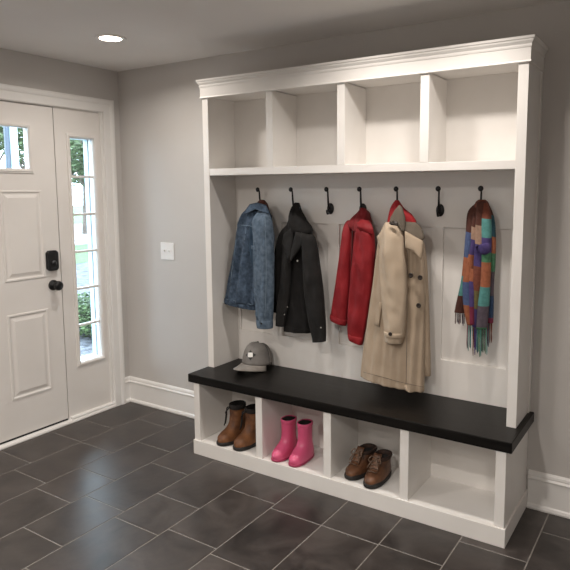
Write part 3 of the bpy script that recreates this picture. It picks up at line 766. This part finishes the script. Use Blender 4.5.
# brown ankle boots
t = thing('leather_boot', (0, 0, 0), 'tan brown leather ankle boot, left one of the pair in the first cubby', 'boot', 'brown leather ankle boots')
bm = B(); upper(bm, [(.012, .135, .068, .042), (.028, .140, .070, .044), (.048, .134, .069, .043), (.064, .112, .066, .041), (.078, .080, .060, .038), (.10, .056, .053, .036), (.13, .046, .047, .036), (.17, .044, .046, .037), (.205, .044, .047, .038)], wrk=.05)
obj('upper', bm, [LEA, INS], t, smooth=True, local=True)
bm = B(); r, _ = sshape(bm, [(0, .134, .068, .042), (.004, .142, .073, .046), (.014, .145, .075, .047), (.021, .142, .073, .046), (.023, .137, .070, .043)], nv=8); bm.faces.new(r[0]); bm.faces.new(r[-1])
obj('sole', bm, SOLE, t, smooth=True, local=True)
bm = B(); r, _ = sshape(bm, [(.190, .0455, .0485, .0395), (.202, .047, .050, .0405), (.217, .046, .049, .040)], nv=4)
n = len(r[0]); i2 = [bm.verts.new((v.co.x*.9, v.co.y*.9, v.co.z)) for v in r[-1]]; i3 = [bm.verts.new((v.co.x*.9, v.co.y*.9, v.co.z)) for v in r[0]]
for A, C in ((r[-1], i2), (i2, i3)):
    for k in range(n): bm.faces.new((A[k], A[(k+1) % n], C[(k+1) % n], C[k]))
obj('collar_band', bm, INS, t, smooth=True, local=True)
bm = B()
tube(bm, spline([(-.012, -.048, .205), (-.034, -.048, .19), (-.041, -.044, .14), (-.042, -.054, .095)], 14), .0036, 6)
tube(bm, spline([(-.010, -.048, .205), (-.032, -.058, .17), (-.046, -.044, .150), (-.040, -.056, .11), (-.048, -.056, .085)], 14), .0036, 6)
obj('laces', bm, LACED, t, smooth=True, local=True)
boot2 = dup(t, 'tan brown leather ankle boot, right one of the pair, partly behind the cubby divider')
place(t, 1.228, -.268, CF+.0006, -.14, 1.04); place(boot2, 1.344, -.268, CF+.0006, -.10, 1.04)
t.scale.z = boot2.scale.z = .98

# pink rain boots
t = thing('rain_boot', (0, 0, 0), 'pink rubber rain boot, left one of the pair in the second cubby', 'rain boot', 'pink rubber rain boots')
bm = B(); upper(bm, [(.006, .128, .066, .040), (.022, .133, .068, .043), (.040, .128, .067, .042), (.056, .108, .064, .040), (.072, .078, .058, .037), (.092, .054, .050, .035), (.12, .044, .045, .035), (.16, .043, .044, .036), (.200, .044, .045, .037)], wrk=.015)
obj('shell', bm, [PINK, INS], t, smooth=True, local=True)
bm = B(); r, _ = sshape(bm, [(0, .128, .066, .040), (.003, .134, .070, .0435), (.010, .136, .071, .0445), (.014, .133, .069, .042)], nv=8); bm.faces.new(r[0]); bm.faces.new(r[-1])
obj('sole', bm, PINKS, t, smooth=True, local=True)
bm = B(); r, _ = sshape(bm, [(.188, .0445, .0455, .0375), (.190, .0465, .0475, .0395), (.204, .047, .048, .040), (.207, .046, .047, .039)], nv=6)
n = len(r[0]); i2 = [bm.verts.new((v.co.x*.88, v.co.y*.88, v.co.z)) for v in r[-1]]; i3 = [bm.verts.new((v.co.x*.86, v.co.y*.86, v.co.z-.02)) for v in r[-1]]
for A, C in ((r[-1], i2), (i2, i3)):
    for k in range(n): bm.faces.new((A[k], A[(k+1) % n], C[(k+1) % n], C[k]))
obj('top_band', bm, PINK, t, smooth=True, local=True)
b2 = dup(t, 'pink rubber rain boot, right one of the pair in the second cubby')
place(t, 1.600, -.282, CF+.0006, -.07, .98); place(b2, 1.706, -.282, CF+.0006, .0, .98)
t.scale.z = b2.scale.z = .98

# low brown lace-up shoes
t = thing('lace_up_shoe', (0, 0, 0), 'brown lace-up shoe in the third cubby, left one of the pair, further back', 'shoe', 'brown lace-up shoes')
bm = B(); upper(bm, [(.014, .150, .072, .044), (.030, .153, .074, .046), (.046, .145, .073, .045), (.058, .122, .071, .043), (.070, .092, .069, .041), (.084, .066, .067, .040), (.098, .050, .066, .040), (.112, .042, .068, .041)], depth=.05, wrk=.05)
obj('upper', bm, [LEA2, INS], t, smooth=True, local=True)
bm = B(); r, _ = sshape(bm, [(0, .148, .072, .043), (.004, .156, .077, .048), (.016, .159, .079, .049), (.024, .155, .076, .047), (.026, .150, .073, .044)], nv=8); bm.faces.new(r[0]); bm.faces.new(r[-1])
obj('sole', bm, SOLE, t, smooth=True, local=True)
bm = B()
for i in range(5):
    z = .066+.012*i; yf = -(.108-.015*i)
    for s in (-1, 1): tube(bm, spline([(-.020*s, yf+.004, z-.001), (0, yf-.008, z+.010), (.020*s, yf-.010, z+.010)], 6), .0026, 6)
for s in (-1, 1):
    tube(bm, spline([(0, -.062, .122), (.022*s, -.072, .134), (.034*s, -.082, .112), (.016*s, -.080, .108), (0, -.064, .122)], 16), .0025, 6)
    tube(bm, spline([(0, -.062, .122), (.016*s, -.085, .112), (.030*s, -.104, .082)], 10), .0025, 6)
obj('laces', bm, LACE, t, smooth=True, local=True)
bm = B()
vs = []
for i in range(7):
    s = i/6; w = .024*(1-.15*s)
    vs.append([bm.verts.new((w*(j/3-1), -.100+.055*s+.006*abs(j/3-1), .068+.072*s)) for j in range(7)])
for i in range(6):
    for j in range(6): bm.faces.new((vs[i][j], vs[i][j+1], vs[i+1][j+1], vs[i+1][j]))
obj('tongue', bm, LEA2, t, smooth=True, local=True, solid=.006)
bm = B(); r, _ = sshape(bm, [(.102, .049, .069, .0425), (.110, .046, .071, .0445), (.118, .042, .070, .043)], nv=5)
n = len(r[0]); i2 = [bm.verts.new((v.co.x*.82, v.co.y*.84, v.co.z)) for v in r[-1]]; i3 = [bm.verts.new((v.co.x*.8, v.co.y*.82, v.co.z-.02)) for v in r[-1]]
for A, C in ((r[-1], i2), (i2, i3)):
    for k in range(n): bm.faces.new((A[k], A[(k+1) % n], C[(k+1) % n], C[k]))
obj('ankle_padding', bm, vary(mat('dark_brown_padding', rough=.8), (.02, .009, .006), (.045, .02, .012), 40), t, smooth=True, local=True)
s2 = dup(t, 'brown lace-up shoe in the third cubby, right one, nearer the front edge')
place(t, 2.048, -.232, CF+.0006, -.16, .98); place(s2, 2.150, -.257, CF+.0006, .0, .98)

# ------------------------------------------------------------------ baseball cap
CAPM = fabric('grey_cap_cotton', (.15, .14, .132), (.20, .187, .177), .9, .4, 400, 20)
CAPB = fabric('grey_brim_cotton', (.19, .172, .156), (.24, .22, .20), .9, .4, 400, 20)
cp = thing('baseball_cap', (0, 0, 0), 'grey baseball cap with a white diamond emblem lying on the black seat', 'cap')
bm = B(); n = 48; rings = []
R_, HT = .089, .122
for i in range(13):
    e = i/12*PI/2
    rr = math.cos(e)**.60; zz = .010+HT*math.sin(e)**1.08
    rg = []
    for k in range(n):
        a = 2*PI*k/n
        pan = 1 - .018*abs(math.cos(3*a))**14
        x = R_*.94*rr*math.cos(a)*pan; y = R_*1.05*rr*math.sin(a)*pan
        z = zz*(1 + .05*(-math.sin(a))*(i/12)) + .006*max(0, math.sin(a))*(1-i/12) + .002*noise.noise(Vector((x*30, y*30, zz*30)))
        rg.append(bm.verts.new((x, y, z)))
    rings.append(rg)
for i in range(12):
    for k in range(n): bm.faces.new((rings[i][k], rings[i][(k+1) % n], rings[i+1][(k+1) % n], rings[i+1][k]))
bm.faces.new(rings[-1])
obj('crown', bm, CAPM, cp, smooth=True, local=True, solid=.003)
bm = B(); rows = []
for i in range(9):
    s = i/8; row = []
    for k in range(25):
        a = PI*(1.06 + .88*k/24)      # front arc
        rad = 1 + (1.12*math.sin((a-PI))**.62 if math.sin(a-PI) > 0 else 0)*s
        x = R_*.92*math.cos(a)*(1+.10*s*1.0); y = R_*1.0*math.sin(a)*(rad)
        z = .012 - .034*s + .018*(1-(x/R_)**2)*s
        row.append(bm.verts.new((x, y, z)))
    rows.append(row)
for i in range(8):
    for k in range(24): bm.faces.new((rows[i][k], rows[i][k+1], rows[i+1][k+1], rows[i+1][k]))
obj('brim', bm, CAPB, cp, smooth=True, local=True, solid=.004)
bm = B(); lathe(bm, [(.007, -.001), (.007, .003), (.004, .006)], (0, -.003, HT+.012), n=14); obj('top_button', bm, CAPM, cp, smooth=True, local=True)
def cappt(a, e, off=.0015):
    rr = math.cos(e)**.60; zz = .010+HT*math.sin(e)**1.08
    return (R_*.94*rr*math.cos(a)+off*math.cos(a), R_*1.05*rr*math.sin(a)+off*math.sin(a), zz*(1+.05*(-math.sin(a))*(e/(PI/2)))+off)
bm = B()
for a in (PI/6+.0, -PI/2, PI/2, 5*PI/6, -PI/6, -5*PI/6):
    tube(bm, [cappt(a, e/20*1.5, .0006) for e in range(0, 21)], .0011, 6)
obj('panel_seam', bm, CAPM, cp, smooth=True, local=True)
bm = B()
tube(bm, [cappt(.55, e/12*.75+.75, .0012) for e in range(13)], .0018, 6); tube(bm, [cappt(.10, e/20*1.3+.12, .0012) for e in range(21)], .0016, 6)
obj('dark_strap', bm, mat('cap_black', (.015, .015, .016), .8), cp, smooth=True, local=True)
# emblem on the front of the crown
EMW = mat('emblem_white', (.75, .74, .72), .7); EMB = mat('emblem_black', (.02, .02, .02), .7)
def emb(pts, off, m, nm):
    bm = B(); a0, e0 = -PI/2+.20, .52
    v = [bm.verts.new(cappt(a0+p/.062, e0+q/.105, off)) for p, q in pts]; c = bm.verts.new(cappt(a0, e0, off+.0006))
    for i in range(len(v)): bm.faces.new((v[i], v[(i+1) % len(v)], c))
    return obj(nm, bm, m, cp, local=True, solid=.0012)
star = lambda r1, r2, k, ph: [((r1 if i % 2 == 0 else r2)*math.cos(ph+PI*i/k), (r1 if i % 2 == 0 else r2)*math.sin(ph+PI*i/k)) for i in range(2*k)]
emb(star(.027, .016, 4, .15), .0022, EMB, 'emblem_backing')
emb(star(.0165, .0125, 4, .15+PI/4), .0034, EMW, 'emblem')
place(cp, 1.262, -.120, BT+.0205, 0)
cp.rotation_euler = (-.10, 0, -.03)

# ------------------------------------------------------------------ outdoors
GZ = -.22
GRASS = vary(mat('lawn_grass', rough=.9), (.035, .075, .02), (.06, .12, .035), 6, 6)
MULCH = vary(mat('mulch_and_leaves', rough=.95), (.02, .022, .028), (.12, .125, .145), 9, 8, .6, 30, dist=.03, lo=.38, hi=.62)
PAVE = vary(mat('pale_driveway', rough=.9), (.25, .25, .25), (.3, .3, .3), 3)
bm = B(); box(bm, -60, -9.2, -20, 60, GZ-.1, GZ)
struct(obj('lawn', bm, GRASS))
bm = B(); box(bm, -9.2, -.151, -20, 60, GZ-.1, GZ-.004); struct(obj('garden_bed', bm, MULCH))
bm = B(); box(bm, -24, -13.5, -20, 60, GZ, GZ+.02); struct(obj('driveway', bm, PAVE))
bm = B(); box(bm, -1.35, -.151, -2.6, .45, GZ, -.03); struct(obj('porch_floor', bm, PAVE))
LEAF = vary(mat('green_leaves', rough=.7), (.022, .042, .012), (.065, .110, .032), 3)
LEAFL = vary(mat('pale_leaves', rough=.7), (.035, .060, .020), (.085, .120, .050), 2)
BARK = vary(mat('bark', rough=.9), (.07, .055, .045), (.14, .11, .09), 12)
def foliage(bm, c, r, n, s):
    for _ in range(n):
        d = Vector((random.gauss(0, 1), random.gauss(0, 1), random.gauss(0, 1))).normalized()*(random.random()**.45)
        p = Vector((c[0]+d.x*r[0], c[1]+d.y*r[1], c[2]+d.z*r[2]))
        q = Matrix.Rotation(random.uniform(0, 2*PI), 3, 'Z') @ Matrix.Rotation(random.uniform(-1.2, 1.2), 3, 'X')
        ss = s*random.uniform(.6, 1.3)
        vs = [bm.verts.new(p + q @ Vector(v)*ss) for v in ((-.5, 0, 0), (0, -.28, .06), (.5, 0, 0), (0, .28, .06))]
        bm.faces.new(vs)
t = thing('boxwood_shrub', (-2.75, 1.85, GZ), 'rounded green shrub growing outside the sidelight window', 'shrub')
bm = B(); foliage(bm, (-2.75, 1.85, .02), (.55, .55, .27), 5200, .05); obj('leaves', bm, LEAF, t)
bm = B()
for i in range(5): tube(bm, [(-2.75, 1.85, GZ), (-2.75+.2*math.cos(i*1.25), 1.85+.2*math.sin(i*1.25), .02)], .012, 6)
obj('stem', bm, BARK, t)
def tree(x, y, h, r, label, lm, n=2600, s=.28, blobs=5):
    t = thing('garden_tree', (x, y, GZ), label, 'tree', 'trees across the lawn')
    bm = B(); tube(bm, spline([(x, y, GZ), (x+.1, y, h*.3), (x-.05, y+.1, h*.6), (x, y, h)], 12), [.16-.009*i for i in range(13)], 8)
    for i in range(5):
        a = i*1.3; tube(bm, [(x, y, h*.45), (x+r*.6*math.cos(a), y+r*.6*math.sin(a), h*.75)], [.06, .02], 6)
    obj('trunk', bm, BARK, t)
    bm = B()
    for i in range(blobs):
        foliage(bm, (x+random.uniform(-.6, .6)*r, y+random.uniform(-.6, .6)*r, h*random.uniform(.55, 1)), (r*.55, r*.55, r*.45), n//blobs, s)
    obj('crown', bm, lm, t)
tree(-17.5, 12.9, 4.0, 2.0, 'leafy tree seen through the upper panes of the sidelight', LEAFL, 4200, .24, 7)
tree(-23, 17.2, 4.6, 2.0, 'taller tree beyond the leafy one, seen through the sidelight', LEAF, 3000, .26, 6)
tree(-14.0, 8.3, 4.4, 1.5, 'tree seen to the right of the porch post through the door pane', LEAFL, 2600, .20, 6)
tree(-18.8, 9.9, 4.9, 1.4, 'tree seen to the left of the porch post through the door pane', LEAF, 2400, .22, 6)
po = thing('porch_post', (-1.15, .0, -.03), 'white square porch post seen through the pane in the door', 'post')
pz = W(14.5, 150, -2.8)
def raypt(u, v, x):
    d = Fv + Rv*(u-PX)/FPX - Uv*(v-PY)/FPX; return CAMP + d*((x-CX)/d.x)
pa, pb = raypt(11.5, 150, -1.10), raypt(18.5, 150, -1.10)
po.location = (-1.13, (pa.y+pb.y)/2, -.03)
bm = B(); box(bm, -1.15, -1.10, pa.y, pb.y, -.03, 2.5); obj('shaft', bm, EXTW, po, bevel=.003)
bm = B(); box(bm, -1.17, -1.08, pa.y-.02, pb.y+.02, -.03, .12); obj('base_block', bm, EXTW, po, bevel=.004)
bm = B(); box(bm, -1.14, -1.11, pa.y-.034, pa.y-.003, -.03, 2.5); obj('post_shade_side', bm, mat('post_shade_blue', (.045, .06, .085), .5), po, bevel=.004)  # dark strip standing in for the shaded side of the white post

# ------------------------------------------------------------------ world and view
w = bpy.data.worlds.new('sky'); SC.world = w; w.use_nodes = True; nt = w.node_tree
bg = nt.nodes['Background']; bg.inputs[0].default_value = (.72, .86, 1, 1); bg.inputs[1].default_value = 9
SC.view_settings.view_transform = 'Standard'; SC.view_settings.look = 'None'; SC.view_settings.gamma = 1
SC.view_settings.exposure = 0.34; SC.view_settings.use_curve_mapping = False
SC.cycles.max_bounces = 10; SC.cycles.diffuse_bounces = 6; SC.cycles.glossy_bounces = 4; SC.cycles.transparent_max_bounces = 12
SC.cycles.use_denoising = True
SC.cycles.sample_clamp_indirect = 4
